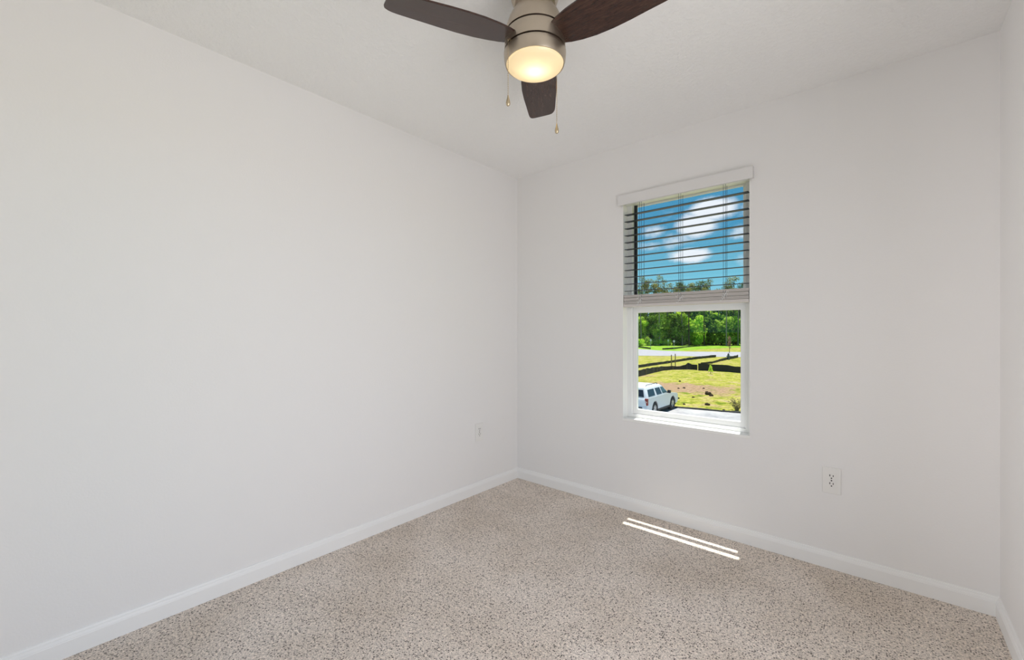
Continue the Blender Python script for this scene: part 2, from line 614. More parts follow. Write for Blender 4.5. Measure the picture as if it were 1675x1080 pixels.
for i in range(1, 13):
    a = PI / 2 * i / 12
    shade_prof.append((0.1025 * math.cos(a) ** 0.75 if i < 12 else 0.0, h(2.153) - 0.028 * math.sin(a)))
fpart(MB().lathe(shade_prof, 64, cap=False), 'lamp_shade', M['shade'], angle=80)
pl = bpy.data.lights.new('bulb_light', 'POINT')
pl.energy = FAN_LAMP_W
pl.shadow_soft_size = 0.012
pl.color = (1.0, 0.90, 0.72)
plo = bpy.data.objects.new('bulb_light', pl)
plo.parent = fan
plo.location = (0, 0, h(2.163))
C.objects.link(plo)


def blade_mesh():
    hw = [(0.095, .046), (0.12, .055), (0.16, .065), (0.21, .0725), (0.27, .075), (0.33, .0730), (0.39, .0685), (0.44, .0655), (0.475, .063), (0.495, .061), (0.508, .056), (0.515, .047), (0.518, .034), (0.519, 0.0)]
    up = [(x, w) for x, w in hw]
    dn = [(x + 0.004 * (w < .05) * (x > .3), -w) for x, w in hw[:-1]]
    return up + dn[::-1]


def make_blade(ang):
    m = MB().prism(blade_mesh(), 'z', -0.003, 0.003)
    bmesh.ops.bevel(m.bm, geom=[e for e in m.bm.edges if abs(e.verts[0].co.z - e.verts[1].co.z) < 1e-6], offset=0.0015, segments=2, affect='EDGES')
    o = m.build('blade', M['walnut'], fan)
    o.rotation_mode = 'XYZ'
    o.matrix_local = Matrix.Translation((0, 0, h(2.227))) @ Matrix.Rotation(ang, 4, 'Z') @ Matrix.Rotation(R(-12), 4, 'X')
    return o


fwd_ang = math.atan2(FW.y, FW.x)
for k in range(3):
    make_blade(fwd_ang - R(7) + k * R(120))


def chain(px_lat, fore, ztop, zfob):
    p = RT * px_lat + FW * fore
    m = MB()
    n = int((ztop - zfob) / 0.0075)
    m.tube([(p.x, p.y, h(ztop)), (p.x, p.y, h(zfob))], 0.0008, 6)
    for i in range(n):
        m.lathe([(0.0, 0.0017), (0.0012, 0.0012), (0.0017, 0.0), (0.0012, -0.0012), (0.0, -0.0017)], 6, (p.x, p.y, h(ztop) - 0.0075 * (i + .5)))
    pr = Vector((p.x, p.y, 0)).normalized() * 0.104
    m.tube([(pr.x, pr.y, h(ztop) + 0.003), (p.x * 0.6 + pr.x * .4, p.y * 0.6 + pr.y * .4, h(ztop) + 0.006), (p.x, p.y, h(ztop))], 0.0022, 8)
    c = m.build('pull_chain', M['chain'], fan, smooth=True)
    MB().lathe([(0.0, 0.006), (0.0018, 0.004), (0.0030, -0.004), (0.0060, -0.014), (0.0076, -0.022), (0.0068, -0.029), (0.0040, -0.033), (0.0, -0.034)], 16,
               (p.x, p.y, h(zfob))).build('chain_fob', M['chain'], c, smooth=True)


chain(-0.096, -0.066, 2.195, 2.000)
chain(0.0875, 0.080, 2.180, 1.973)

# ------------------------------------------------------------------ outdoors
GZ = CAM.z - 5.2


def gp(px, py, dz=0.0):
    """the point of the ground seen along a pixel of the photograph"""
    d = 5.2 * FPX / (py - HOR)
    p = CAM + FW * d + RT * ((px - 837.5) / FPX * d)
    return Vector((p.x, p.y, GZ + dz))


def at_depth(lat, d, dz=0.0):
    p = CAM + FW * d + RT * lat
    return Vector((p.x, p.y, GZ + dz))


def grass_nodes(t, b):
    v = t.add('ShaderNodeNewGeometry').outputs['Position']
    n1 = t.noise(v, 0.18, 4.0, 0.6)
    n2 = t.noise(v, 1.1, 5.0, 0.65)
    n3 = t.noise(v, 4.0, 5.0, 0.75)
    c = t.ramp(n2, [(0.35, (0.15, 0.20, 0.025)), (0.44, (0.30, 0.30, 0.045)), (0.53, (0.40, 0.37, 0.08)), (0.60, (0.43, 0.35, 0.14)), (0.70, (0.40, 0.30, 0.19))])
    # bare soil scraped in the middle of the lot
    cen = gp(1104, 634)
    e = t.add('ShaderNodeVectorMath', operation='SUBTRACT', inp={0: v, 1: cen}).outputs[0]
    la = t.add('ShaderNodeVectorMath', operation='DOT_PRODUCT', inp={0: e, 1: (RT * 0.9 - FW * 0.42).normalized() / 6.5}).outputs['Value']
    lb = t.add('ShaderNodeVectorMath', operation='DOT_PRODUCT', inp={0: e, 1: (FW * 0.9 + RT * 0.42).normalized() / 4.2}).outputs['Value']
    dd = t.math('SQRT', t.math('ADD', t.math('MULTIPLY', la, la), t.math('MULTIPLY', lb, lb)))
    s = t.math('ADD', t.math('SUBTRACT', 1.25, dd), t.math('MULTIPLY', t.math('SUBTRACT', n2, 0.5), 2.6))
    soil = t.add('ShaderNodeMapRange', inp={0: s, 1: 0.15, 2: 0.5, 3: 0.0, 4: 0.95}).outputs[0]
    s2 = t.add('ShaderNodeMapRange', inp={0: n1, 1: 0.58, 2: 0.68, 3: 0.0, 4: 0.7}).outputs[0]
    soil = t.math('MAXIMUM', soil, s2)
    c = t.mix(soil, c, (0.36, 0.235, 0.15, 1))
    k = t.add('ShaderNodeMapRange', inp={0: n3, 1: 0.34, 2: 0.66, 3: 0.5, 4: 1.35}).outputs[0]
    c = t.add('ShaderNodeVectorMath', operation='SCALE', inp={0: c, 'Scale': k}).outputs[0]
    t.l.new(c, b.inputs['Base Color'])


def verge_nodes(t, b):
    v = t.add('ShaderNodeNewGeometry').outputs['Position']
    n2 = t.noise(v, 0.35, 5.0, 0.65)
    c = t.ramp(n2, [(0.35, (0.13, 0.27, 0.02)), (0.55, (0.24, 0.38, 0.04)), (0.68, (0.36, 0.40, 0.12))])
    t.l.new(c, b.inputs['Base Color'])


def conc_nodes(t, b):
    v = t.add('ShaderNodeNewGeometry').outputs['Position']
    n2 = t.noise(v, 0.8, 5.0, 0.65)
    c = t.ramp(n2, [(0.3, (0.33, 0.315, 0.335)), (0.7, (0.42, 0.40, 0.42))])
    t.l.new(c, b.inputs['Base Color'])


M['grass'] = bsdf_mat('dry_grass', (0.35, 0.36, 0.08), 1.0, spec=0.0, build=grass_nodes)
M['verge'] = bsdf_mat('green_grass', (0.2, 0.4, 0.04), 1.0, spec=0.0, build=verge_nodes)
M['concrete'] = bsdf_mat('pale_concrete', (0.35, 0.34, 0.36), 0.9, spec=0.1, build=conc_nodes)
def drive_nodes(t, b):
    v = t.add('ShaderNodeNewGeometry').outputs['Position']
    n2 = t.noise(v, 0.7, 6.0, 0.7)
    c = t.ramp(n2, [(0.36, (0.30, 0.29, 0.30)), (0.52, (0.42, 0.40, 0.40)), (0.65, (0.50, 0.48, 0.46))])
    t.l.new(c, b.inputs['Base Color'])


M['driveway'] = bsdf_mat('new_concrete', (0.45, 0.43, 0.43), 0.9, spec=0.1, build=drive_nodes)
M['soil'] = bsdf_mat('dark_soil', (0.055, 0.040, 0.028), 1.0, spec=0.0)
M['fabric'] = bsdf_mat('black_silt_fabric', (0.018, 0.016, 0.020), 0.7)
M['fabric_brown'] = bsdf_mat('dusty_silt_fabric', (0.045, 0.035, 0.03), 0.8)
M['stake'] = bsdf_mat('stake_wood', (0.25, 0.19, 0.07), 0.8)
M['bark'] = bsdf_mat('pine_bark', (0.075, 0.055, 0.042), 0.95, spec=0.1)
M['bark_grey'] = bsdf_mat('grey_bark', (0.30, 0.26, 0.235), 0.95, spec=0.1)
M['sign'] = bsdf_mat('sign_white', (0.62, 0.62, 0.58), 0.5)


def leaf_mat(name, c0, c1, trans=0.5):
    m = bpy.data.materials.new(name)
    m.use_nodes = True
    t = NT(m.node_tree)
    v = t.add('ShaderNodeNewGeometry').outputs['Position']
    n = t.noise(v, 0.35, 3.0, 0.6)
    n2 = t.noise(v, 1.6, 3.0, 0.6)
    f = t.math('ADD', t.math('MULTIPLY', n, 0.6), t.math('MULTIPLY', n2, 0.4))
    f = t.add('ShaderNodeMapRange', inp={0: f, 1: 0.42, 2: 0.58, 3: 0.0, 4: 1.0}).outputs[0]
    c = t.mix(f, (*c0, 1), (*c1, 1))
    d = t.add('ShaderNodeBsdfDiffuse', inp={0: c})
    tl = t.add('ShaderNodeBsdfTranslucent', inp={0: c})
    mx = t.add('ShaderNodeMixShader', inp={0: trans, 1: d.outputs[0], 2: tl.outputs[0]})
    t.add('ShaderNodeOutputMaterial', inp={0: mx.outputs[0]})
    return m


M['leaf'] = leaf_mat('broad_leaves', (0.09, 0.28, 0.02), (0.75, 0.90, 0.18))
M['leaf_bright'] = leaf_mat('bright_leaves', (0.28, 0.58, 0.03), (0.80, 0.92, 0.14))
M['leaf_dark'] = leaf_mat('dark_leaves', (0.04, 0.11, 0.015), (0.34, 0.52, 0.08))
M['needle'] = leaf_mat('pine_needles', (0.14, 0.17, 0.05), (0.48, 0.42, 0.14))
M['needle_dark'] = leaf_mat('dark_pine_needles', (0.09, 0.14, 0.05), (0.30, 0.34, 0.13))
M['leaf_red'] = leaf_mat('russet_leaves', (0.30, 0.16, 0.10), (0.42, 0.26, 0.18))
M['twig'] = bsdf_mat('dry_twig', (0.30, 0.24, 0.14), 0.9)

# ground, roads (the setting outdoors)
gm = MB()
N = 40
gv = [[gm.bm.verts.new((-300 + 560 * i / N, 0.6 + 330 * j / N, GZ)) for j in range(N + 1)] for i in range(N + 1)]
for i in range(N):
    for j in range(N):
        gm.bm.faces.new((gv[i][j], gv[i + 1][j], gv[i + 1][j + 1], gv[i][j + 1]))
struct(gm.build('ground', M['grass']))


def slab(name, px_pts, thick, mat):
    pts = [gp(x, y) for x, y in px_pts]
    m = MB().prism([(p.x, p.y) for p in pts], 'z', GZ - 0.05, GZ + thick)
    return struct(m.build(name, mat))


slab('road', [(850, 582.0), (1044, 582.3), (1100, 582.6), (1171, 584.0), (1215, 584.6), (1420, 589.5), (1900, 601.2), (1900, 581.0), (1420, 577.6), (1215, 576.2), (1130, 575.4), (1083, 573.9), (1044, 571.2), (850, 561.5)], 0.03, M['concrete'])
slab('grass_verge', [(850, 561.5), (1044, 571.2), (1083, 573.9), (1110, 574.6), (1150, 571.5), (1215, 568.6), (1420, 563), (1900, 560), (1900, 556), (1420, 558), (850, 553)], 0.02, M['verge'])
slab('driveway', [(900, 650.0), (1106, 668.2), (1215, 677.5), (1400, 693.5), (1900, 736), (1900, 860), (700, 860)], 0.03, M['driveway'])


# ---------------- silt fences
def silt_fence(pts, label, mat='fabric', stakes=True):
    """pts: (px, py of the base, height in metres)"""
    base = gp(pts[0][0], pts[0][1])
    root = tag(empty('silt_fence', base), label, 'silt fence')
    P = [(gp(x, y), hh) for x, y, hh in pts]
    rr = random.Random(int(pts[0][0] * 7 + pts[0][1]))
    line = []
    for (a, ha), (b, hb) in zip(P, P[1:]):
        n = max(2, int((b - a).length / 0.8))
        for k in range(n):
            t = k / n
            line.append((a.lerp(b, t), ha * (1 - t) + hb * t))
    line.append(P[-1])
    m = MB()
    rows = []
    for i, (p, hh) in enumerate(line):
        d = (line[min(i + 1, len(line) - 1)][0] - line[max(i - 1, 0)][0]).normalized()
        nrm = Vector((-d.y, d.x, 0))
        wob = rr.uniform(-0.05, 0.05)
        hh = hh * rr.uniform(0.9, 1.06)
        q = p - base
        rows.append([m.bm.verts.new(q + nrm * (0.012 + wob * 0.3)), m.bm.verts.new(q + nrm * (0.012 + wob) + Vector((0, 0, hh))),
                     m.bm.verts.new(q + nrm * (-0.012 + wob) + Vector((0, 0, hh))), m.bm.verts.new(q + nrm * (-0.012 + wob * 0.3))])
    for a, b in zip(rows, rows[1:]):
        for k in range(4):
            j = (k + 1) % 4
            m.bm.faces.new((a[k], a[j], b[j], b[k]))
    m.bm.faces.new(rows[0])
    m.bm.faces.new(rows[-1])
    m.build('fabric', M[mat], root)
    if stakes:
        for i in range(2, len(line) - 1, 5):
            p, hh = line[i]
            d = (line[i + 1][0] - line[i - 1][0]).normalized()
            nrm = Vector((-d.y, d.x, 0))
            q = p - base - nrm * 0.09
            MB().box(q.x - 0.02, q.x + 0.02, q.y - 0.02, q.y + 0.02, -0.02, hh + 0.08).build('stake', M['stake'], root)
    return root


silt_fence([(985, 634, .8), (1044, 616.5, .80), (1070, 610, .72), (1085, 606.5, .62), (1100, 605.0, .50), (1113, 604.8, .50), (1121, 604.6, .72), (1126, 604.6, .98), (1132, 604.8, .75), (1141, 605.6, .72)],
           'black silt fence in front of the two stakes, peaking at its right end')
silt_fence([(1142, 606.2, .95), (1165, 607.0, .92), (1190, 608.6, .88), (1215, 610.8, .84), (1330, 620, .84), (1700, 650, .84)], 'black silt fence behind the green sapling on the right')
silt_fence([(985, 611, .45), (1044, 602.2, .44), (1075, 597.2, .43), (1098, 593.8, .42), (1125, 589.6, .46), (1150, 586.6, .5), (1171, 584.6, .5)],
           'long low black silt fence running back along the pale road')
silt_fence([(1146, 596.5, .34), (1165, 594.8, .36), (1178, 591.4, .42), (1190, 588.6, .5), (1200, 586.8, .55), (1207.5, 585.4, .62)],
           'dusty brown silt fence leading up to the fire hydrant', 'fabric_brown')
silt_fence([(985, 564.8, .45), (1044, 568.6, .5), (1064, 571.4, .5)], 'short black silt fence at the left end of the far verge', stakes=False)
silt_fence([(1083.5, 572.4, .5), (1104, 571.2, .5), (1120, 568.8, .4), (1150, 566.2, .34), (1185, 564.4, .3)], 'thin black silt fence along the foot of the woods', stakes=False)

# black edging along the driveway
em = MB()
ep = [gp(x, y, 0.05) for x, y in ((1100, 667.3), (1120, 669.0), (1150, 671.2), (1180, 674.4), (1215, 676.8), (1300, 684.4), (1500, 702.0), (1800, 727.0))]
em.tube([p - ep[0] for p in ep], 0.075, 8)
eo = em.build('filter_sock', M['fabric'], smooth=True)
eo.location = ep[0]
tag(eo, 'black filter sock lying along the edge of the pale driveway', 'filter sock')

# two stakes
for px, py, hh, lab in ((1098.3, 602.0, 1.95, 'left of the two wooden stakes by the black silt fence'),
                        (1104.6, 602.4, 2.10, 'right of the two wooden stakes by the black silt fence')):
    p = gp(px, py)
    s = MB().box(-0.05, 0.05, -0.05, 0.05, -0.05, hh - 0.06).prism([(-0.05, hh - .06), (0.05, hh - .06), (0.0, hh)], 'y', -0.05, 0.05).build('wooden_stake', M['stake'])
    s.location = p
    tag(s, lab, 'stake', 'stakes by the silt fence')

# white marker signs at the wood's edge
for px, py, hh, lab in ((1064.5, 570.8, 3.1, 'white marker sign nearest the short left silt fence'),
                        (1093.0, 566.6, 2.5, 'smallest white marker sign, between the other two'),
                        (1102.5, 573.2, 3.0, 'white marker sign standing nearest the road edge')):
    root = tag(empty('marker_sign', gp(px, py)), lab, 'sign', 'white markers along the woods')
    MB().box(-0.04, 0.04, -0.04, 0.04, 0, hh - 0.3).build('post', M['sign'], root)
    m = MB().prism([(0.30 * math.cos(2 * PI * i / 20), hh - 0.35 + 0.36 * math.sin(2 * PI * i / 20)) for i in range(20)], 'y', -0.07, -0.04)
    m.build('sign_panel', M['sign'], root)
    root.rotation_euler = (0, 0, YAW * 0.5)

# fire hydrant
M['hydrant'] = bsdf_mat('hydrant_paint', (0.10, 0.14, 0.17), 0.5)
M['hydrant_cap'] = bsdf_mat('hydrant_cap_paint', (0.012, 0.014, 0.02), 0.5)
hy = tag(empty('fire_hydrant', gp(1191.5, 588.6)), 'grey fire hydrant with a dark cap at the bend of the brown silt fence', 'hydrant')
MB().lathe([(0.0, 0), (0.26, 0), (0.26, 0.06), (0.17, 0.08), (0.17, 0.82), (0.23, 0.84), (0.23, 0.90), (0.16, 0.92), (0, 0.92)], 20).build('barrel', M['hydrant'], hy, smooth=True)
MB().lathe([(0.0, 0.92), (0.17, 0.92), (0.16, 1.05), (0.10, 1.16), (0.05, 1.18), (0.05, 1.26), (0, 1.27)], 20).build('cap', M['hydrant_cap'], hy, smooth=True)
for s in (-1, 1):
    MB().tube([(0.12 * s, 0, 0.66), (0.34 * s, 0, 0.66)], 0.10, 12).build('side_outlet', M['hydrant'], hy, smooth=True)
MB().tube([(0, -0.1, 0.55), (0, -0.33, 0.55)], 0.12, 12).build('front_outlet', M['hydrant'], hy, smooth=True)
hy.rotation_euler = (0, 0, YAW)

# clods of soil
rc = random.Random(11)
clods = [(1156.0, 642.5, .16, 'dark soil clod highest on the scraped slope'), (1158.5, 646.0, .30, 'largest dark soil clod beside the bright green grass'),
         (1163.5, 648.0, .22, 'low dark clod right of the largest clod'), (1151, 636, .12, 'small dark clod above the scraped soil'),
         (1157.0, 663.0, .22, 'dark block of soil near the driveway edge'), (1184, 671.5, .10, 'small dark clod lying against the black filter sock'),
         (1112, 624.5, .15, 'small dark clod on the far rim of the bare soil'), (1119, 635.5, .15, 'dark clod in the middle of the bare soil'),
         (1110, 636, .12, 'little clod left of the bare soil centre'), (1134, 650.5, .12, 'dark clod at the lower end of the bare soil'),
         (1109, 652.5, .15, 'dark clod just beyond the front bumper of the car'), (1119, 662, .12, 'flat clod on the pale grass by the driveway')]
for px, py, rd, lab in clods:
    m = MB()
    bmesh.ops.create_icosphere(m.bm, subdivisions=2, radius=1.0)
    for v in m.bm.verts:
        v.co *= rc.uniform(0.75, 1.2) * 0.68
        v.co = Vector((v.co.x * rd * 1.25, v.co.y * rd * 1.1, max(-0.3 * rd, v.co.z * rd * 0.8)))
    o = m.build('soil_clod', M['soil'])
    o.location = gp(px, py, 0.25 * rd)
    tag(o, lab, 'clod', 'clods on the lot')


# ---------------- plants
def leaf_blob(m, rng, center, rad, count, size, flat=1.0, hollow=0.45):
    for _ in range(count):
        while True:
            p = Vector((rng.uniform(-1, 1), rng.uniform(-1, 1), rng.uniform(-1, 1)))
            if hollow < p.length < 1.0:
                break
        c = Vector(center) + Vector((p.x * rad[0], p.y * rad[1], p.z * rad[2]))
        n = (p.normalized() + Vector((rng.gauss(0, .5), rng.gauss(0, .5), rng.gauss(0.25, .5)))).normalized()
        a = n.orthogonal().normalized()
        a = Matrix.Rotation(rng.uniform(0, 6.28), 3, n) @ a
        b = n.cross(a)
        s = size * rng.uniform(.6, 1.3)
        v = [m.bm.verts.new(c + a * s), m.bm.verts.new(c + b * s * .55 * flat + n * s * .15), m.bm.verts.new(c - a * s), m.bm.verts.new(c - b * s * .55 * flat + n * s * .15)]
        m.bm.faces.new(v)


def make_broadleaf(seed, mat, hgt=11.0):
    rng = random.Random(seed)
    root = empty('broadleaf_tree')
    tr = MB()
    tr.tube([(0, 0, -0.2), (rng.uniform(-.2, .2), rng.uniform(-.2, .2), hgt * .45), (rng.uniform(-.5, .5), rng.uniform(-.5, .5), hgt * .8)], [0.20, 0.14, 0.05], 8)
    for k in range(5):
        a = rng.uniform(0, 6.28)
        z = hgt * rng.uniform(.25, .6)
        tr.tube([(0, 0, z), (math.cos(a) * 1.5, math.sin(a) * 1.5, z + 1.6)], [0.08, 0.03], 6)
    tr.build('trunk', M['bark'], root, smooth=True)
    cr = MB()
    for k in range(9):
        z = hgt * (0.12 + 0.80 * (k + rng.random()) / 9)
        wd = 1.3 + 1.0 * math.sin(PI * min(1, z / hgt))
        leaf_blob(cr, rng, (rng.uniform(-1.3, 1.3), rng.uniform(-1.3, 1.3), z), (wd, wd, wd * .75), 140, 0.46)
    cr.build('crown', M[mat], root)
    return root


def make_pine(seed, mat, bark, hgt=25.0):
    rng = random.Random(seed)
    root = empty('pine_tree')
    bx, by = rng.uniform(-.5, .5), rng.uniform(-.5, .5)
    tr = MB()
    tr.tube([(0, 0, -0.2), (bx * .5, by * .5, hgt * .5), (bx, by, hgt * .93)], [0.30, 0.22, 0.07], 10)
    cl = []
    for k in range(13):
        z = hgt * rng.uniform(.62, .97)
        a = rng.uniform(0, 6.28)
        r = (1 - (z / hgt - .62) / .42) * rng.uniform(1.2, 3.4) + .3
        e = Vector((bx + math.cos(a) * r, by + math.sin(a) * r, z))
        tr.tube([(bx * z / hgt, by * z / hgt, z - 0.8), e], [0.07, 0.025], 5)
        cl.append(e)
    tr.build('trunk', M[bark], root, smooth=True)
    cr = MB()
    for e in cl:
        s = rng.uniform(.9, 1.5)
        leaf_blob(cr, rng, e, (s * 1.25, s * 1.25, s * .75), 115, 0.30, .6, .25)
    cr.build('crown', M[mat], root)
    return root


def make_shrub(seed, mat):
    rng = random.Random(seed)
    root = empty('shrub')
    st = MB()
    for k in range(4):
        a = rng.uniform(0, 6.28)
        st.tube([(0, 0, -0.1), (math.cos(a) * .6, math.sin(a) * .6, 1.2)], [0.05, 0.02], 5)
    st.build('stem', M['bark'], root)
    cr = MB()
    for k in range(5):
        leaf_blob(cr, rng, (rng.uniform(-1.1, 1.1), rng.uniform(-1.1, 1.1), rng.uniform(.6, 1.6)), (1.1, 1.1, .8), 130, 0.26)
    cr.build('foliage', M[mat], root)
    return root


rt = random.Random(23)
used = set()


def place(proto, loc, scale, label, cat, group):
    o = proto if proto.name not in used else copy_tree(proto)
    used.add(o.name)
    o.location = loc
    o.rotation_euler = (0, 0, rt.uniform(0, 6.28))
    o.scale = (scale[0], scale[0], scale[1])
    tag(o, label, cat, group)
    return o


pines = [(make_pine(1, 'needle', 'bark', 25), 'tall pine with an olive brown crown and dark trunk in the woods'),
         (make_pine(2, 'needle_dark', 'bark_grey', 25), 'tall pine with a dark green crown and grey trunk in the woods'),
         (make_pine(5, 'needle', 'bark_grey', 25), 'tall pine with an olive brown crown and grey trunk in the woods')]
broads = [(make_broadleaf(3, 'leaf', 11), 'mid green broadleaf tree filling the woods below the pines'),
          (make_broadleaf(4, 'leaf_bright', 10), 'bright yellow green broadleaf tree filling the woods below the pines'),
          (make_broadleaf(6, 'leaf_dark', 12), 'dark green broadleaf tree filling the woods below the pines')]
shrubs = [(make_shrub(7, 'leaf_bright'), 'bright green low shrub at the foot of the woods'),
          (make_shrub(8, 'leaf'), 'mid green low shrub at the foot of the woods')]

# pines whose crowns show above the blind stack: pixel column, pixel row of the top
for i, (px, ty, k) in enumerate(((1050, 451, 0), (1060, 455, 2), (1079, 449, 0), (1086, 456, 0), (1071, 462, 2), (1096, 462, 0), (1113, 452, 1), (1122, 457, 1), (1132, 461, 2),
                                 (1146, 457, 1), (1152, 449, 1), (1161, 455, 0), (1194, 452, 0), (1203, 451, 0), (1213, 453, 1), (1040, 455, 1), (1030, 452, 0))):
    d = rt.uniform(176, 192)
    zt = (HOR - ty) / FPX * d + 5.2
    place(pines[k][0], at_depth((px - 837.5) / FPX * d, d), (rt.uniform(.95, 1.15), zt / 25.0), pines[k][1], 'tree', 'pines in the woods')
# the wood beyond the frame of the window, to either side, and deeper rows
for i in range(34):
    d = rt.uniform(172, 215)
    lat = d * (rt.uniform(.05, .285) if i % 2 else rt.uniform(.54, 1.02))
    k = rt.randrange(3)
    place(pines[k][0], at_depth(lat, d), (rt.uniform(.9, 1.1), rt.uniform(.9, 1.1)), pines[k][1], 'tree', 'pines in the woods')
# slender trunks standing at the front of the woods
for px in (1049, 1079, 1092, 1106, 1116, 1127, 1152, 1160, 1175, 1188, 1199, 1207):
    d = rt.uniform(166, 174)
    k = rt.choice((0, 1, 1, 2))
    place(pines[k][0], at_depth((px - 837.5) / FPX * d, d), (0.8, rt.uniform(.88, .98)), pines[k][1], 'tree', 'pines in the woods')
for row, (d0, d1, n) in enumerate(((168, 174, 58), (176, 184, 58), (188, 200, 46))):
    for i in range(n):
        d = rt.uniform(d0, d1)
        lat = d * (.06 + .96 * (i + rt.uniform(-.4, .4)) / n)
        k = rt.choice((0, 0, 1, 2)) if row < 2 else rt.choice((0, 2, 2))
        place(broads[k][0], at_depth(lat, d), (rt.uniform(.9, 1.25), rt.uniform(.95, 1.2) + .22 * row), broads[k][1], 'tree', 'broadleaf trees in the woods')
for i in range(76):
    lat = .10 + .92 * (i + rt.uniform(-.4, .4)) / 76
    # the foot of the woods runs nearer on the left
    pyb = max(561.0, 566.5 - (lat - .295) / .235 * 3.5)
    d = 5.2 * FPX / (pyb - HOR) + rt.uniform(0, 4)
    k = rt.choice((0, 1))
    place(shrubs[k][0], at_depth(lat * d, d), (rt.uniform(.8, 1.3), rt.uniform(.7, 1.5)), shrubs[k][1], 'shrub', 'shrubs at the foot of the woods')

# russet young tree by the hydrant
rng = random.Random(31)
rtree = tag(empty('young_tree', gp(1193, 577.5)), 'young tree with thin russet leaves standing behind the hydrant', 'tree')
MB().tube([(0, 0, 0), (0.03, 0, 2.0), (0, 0.02, 4.0)], [0.07, 0.05, 0.02], 8).build('trunk', M['bark'], rtree)
m = MB()
for k in range(8):
    z = 1.6 + 0.33 * k
    leaf_blob(m, rng, (0, 0, z), (.55 - .02 * k, .55 - .02 * k, .4), 26, .12, 1, 0)
m.build('foliage', M['leaf_red'], rtree)
# green sapling before the right-hand fence
sap = tag(empty('sapling', gp(1162.3, 612)), 'small green sapling in front of the right black silt fence', 'sapling')
MB().tube([(0, 0, 0), (0, 0, 1.15)], [0.03, 0.015], 8).build('stem', M['bark'], sap)
m = MB()
for k in range(6):
    leaf_blob(m, rng, (0, 0, .32 + .13 * k), (.34 - .045 * k, .34 - .045 * k, .13), 26, .09, 1, 0)
m.build('foliage', M['leaf_bright'], sap)
# dry brush by the driveway
br = tag(empty('dry_brush', gp(1205.5, 672.5)), 'clump of dry twiggy brush beside the driveway edge', 'brush')
m = MB()
for k in range(60):
    a = rng.uniform(0, 6.28)
    l = rng.uniform(.4, .95)
    sp = rng.uniform(.1, .6)
    m.tube([(math.cos(a) * .08, math.sin(a) * .08, 0), (math.cos(a) * sp * .6, math.sin(a) * sp * .6, l * .7), (math.cos(a) * sp * 1.2, math.sin(a) * sp * 1.2, l * .9)], [0.014, .010, .005], 5)
m.build('twigs', M['twig'], br)
m = MB()
leaf_blob(m, rng, (0, 0, .55), (.6, .6, .35), 150, .06)
m.build('foliage', M['needle'], br)

# ---------------- the car: a white estate-bodied off-roader, nose towards +Y
M['car_paint'] = bsdf_mat('white_car_paint', (0.88, 0.88, 0.90), 0.25)
M['car_glass'] = bsdf_mat('dark_car_glass', (0.012, 0.018, 0.035), 0.12)
M['car_glass_clear'] = bsdf_mat('green_car_glass', (0.06, 0.12, 0.13), 0.1)
M['tyre'] = bsdf_mat('tyre_rubber', (0.012, 0.012, 0.014), 0.8)
M['rim'] = bsdf_mat('alloy_rim', (0.55, 0.55, 0.57), 0.35, 0.7)
M['tail'] = bsdf_mat('tail_lamp_red', (0.28, 0.008, 0.012), 0.25)
M['tail_clear'] = bsdf_mat('tail_lamp_clear', (0.75, 0.45, 0.36), 0.25)
M['black_trim'] = bsdf_mat('black_plastic', (0.015, 0.015, 0.017), 0.55)
car = tag(empty('car', (-9.34, 23.10, GZ + 0.03)), 'white sport utility car parked on the driveway outside the window', 'car')


def arch(yc, r=0.50, zc=0.44, n=12):
    return [(yc - r * math.cos(PI * i / n), zc + r * math.sin(PI * i / n)) for i in range(n + 1)]


low = [(-1.10, 0.42), (-0.60, 0.40)] + arch(0.0) + [(0.50, 0.36), (2.45, 0.36)] + arch(2.95) + [(3.45, 0.38), (3.80, 0.42), (3.92, 0.55), (3.93, 0.80), (3.86, 0.98), (3.70, 1.05), (3.10, 1.13), (2.42, 1.20), (1.0, 1.20), (-1.08, 1.20), (-1.14, 1.10), (-1.15, 0.75), (-1.15, 0.50)]
# body sides swept in five stations across the width so that the flanks are rounded
cb = MB()
stations = [(-1.0, 0.985, 0.0), (-0.985, 1.0, 0.0), (-0.90, 1.0, 0.03), (0.90, 1.0, 0.03), (0.985, 1.0, 0.0), (1.0, 0.985, 0.0)]
rows = []
for x, k, bulge in stations:
    row = []
    for y, z in low:
        yy = 1.4 + (y - 1.4) * (k + (bulge * .4 if abs(y - 1.4) > 2 else 0))
        xx = x * (0.97 if z > 1.1 else (0.98 if z < .5 else 1.0))
        row.append(cb.bm.verts.new((xx, yy, z)))
    rows.append(row)
n = len(low)
for a, b in zip(rows, rows[1:]):
    for i in range(n):
        j = (i + 1) % n
        cb.bm.faces.new((a[i], a[j], b[j], b[i]))
cb.bm.faces.new(rows[0])
cb.bm.faces.new(rows[-1])
body = cb.build('body', M['car_paint'], car, smooth=True, angle=30)
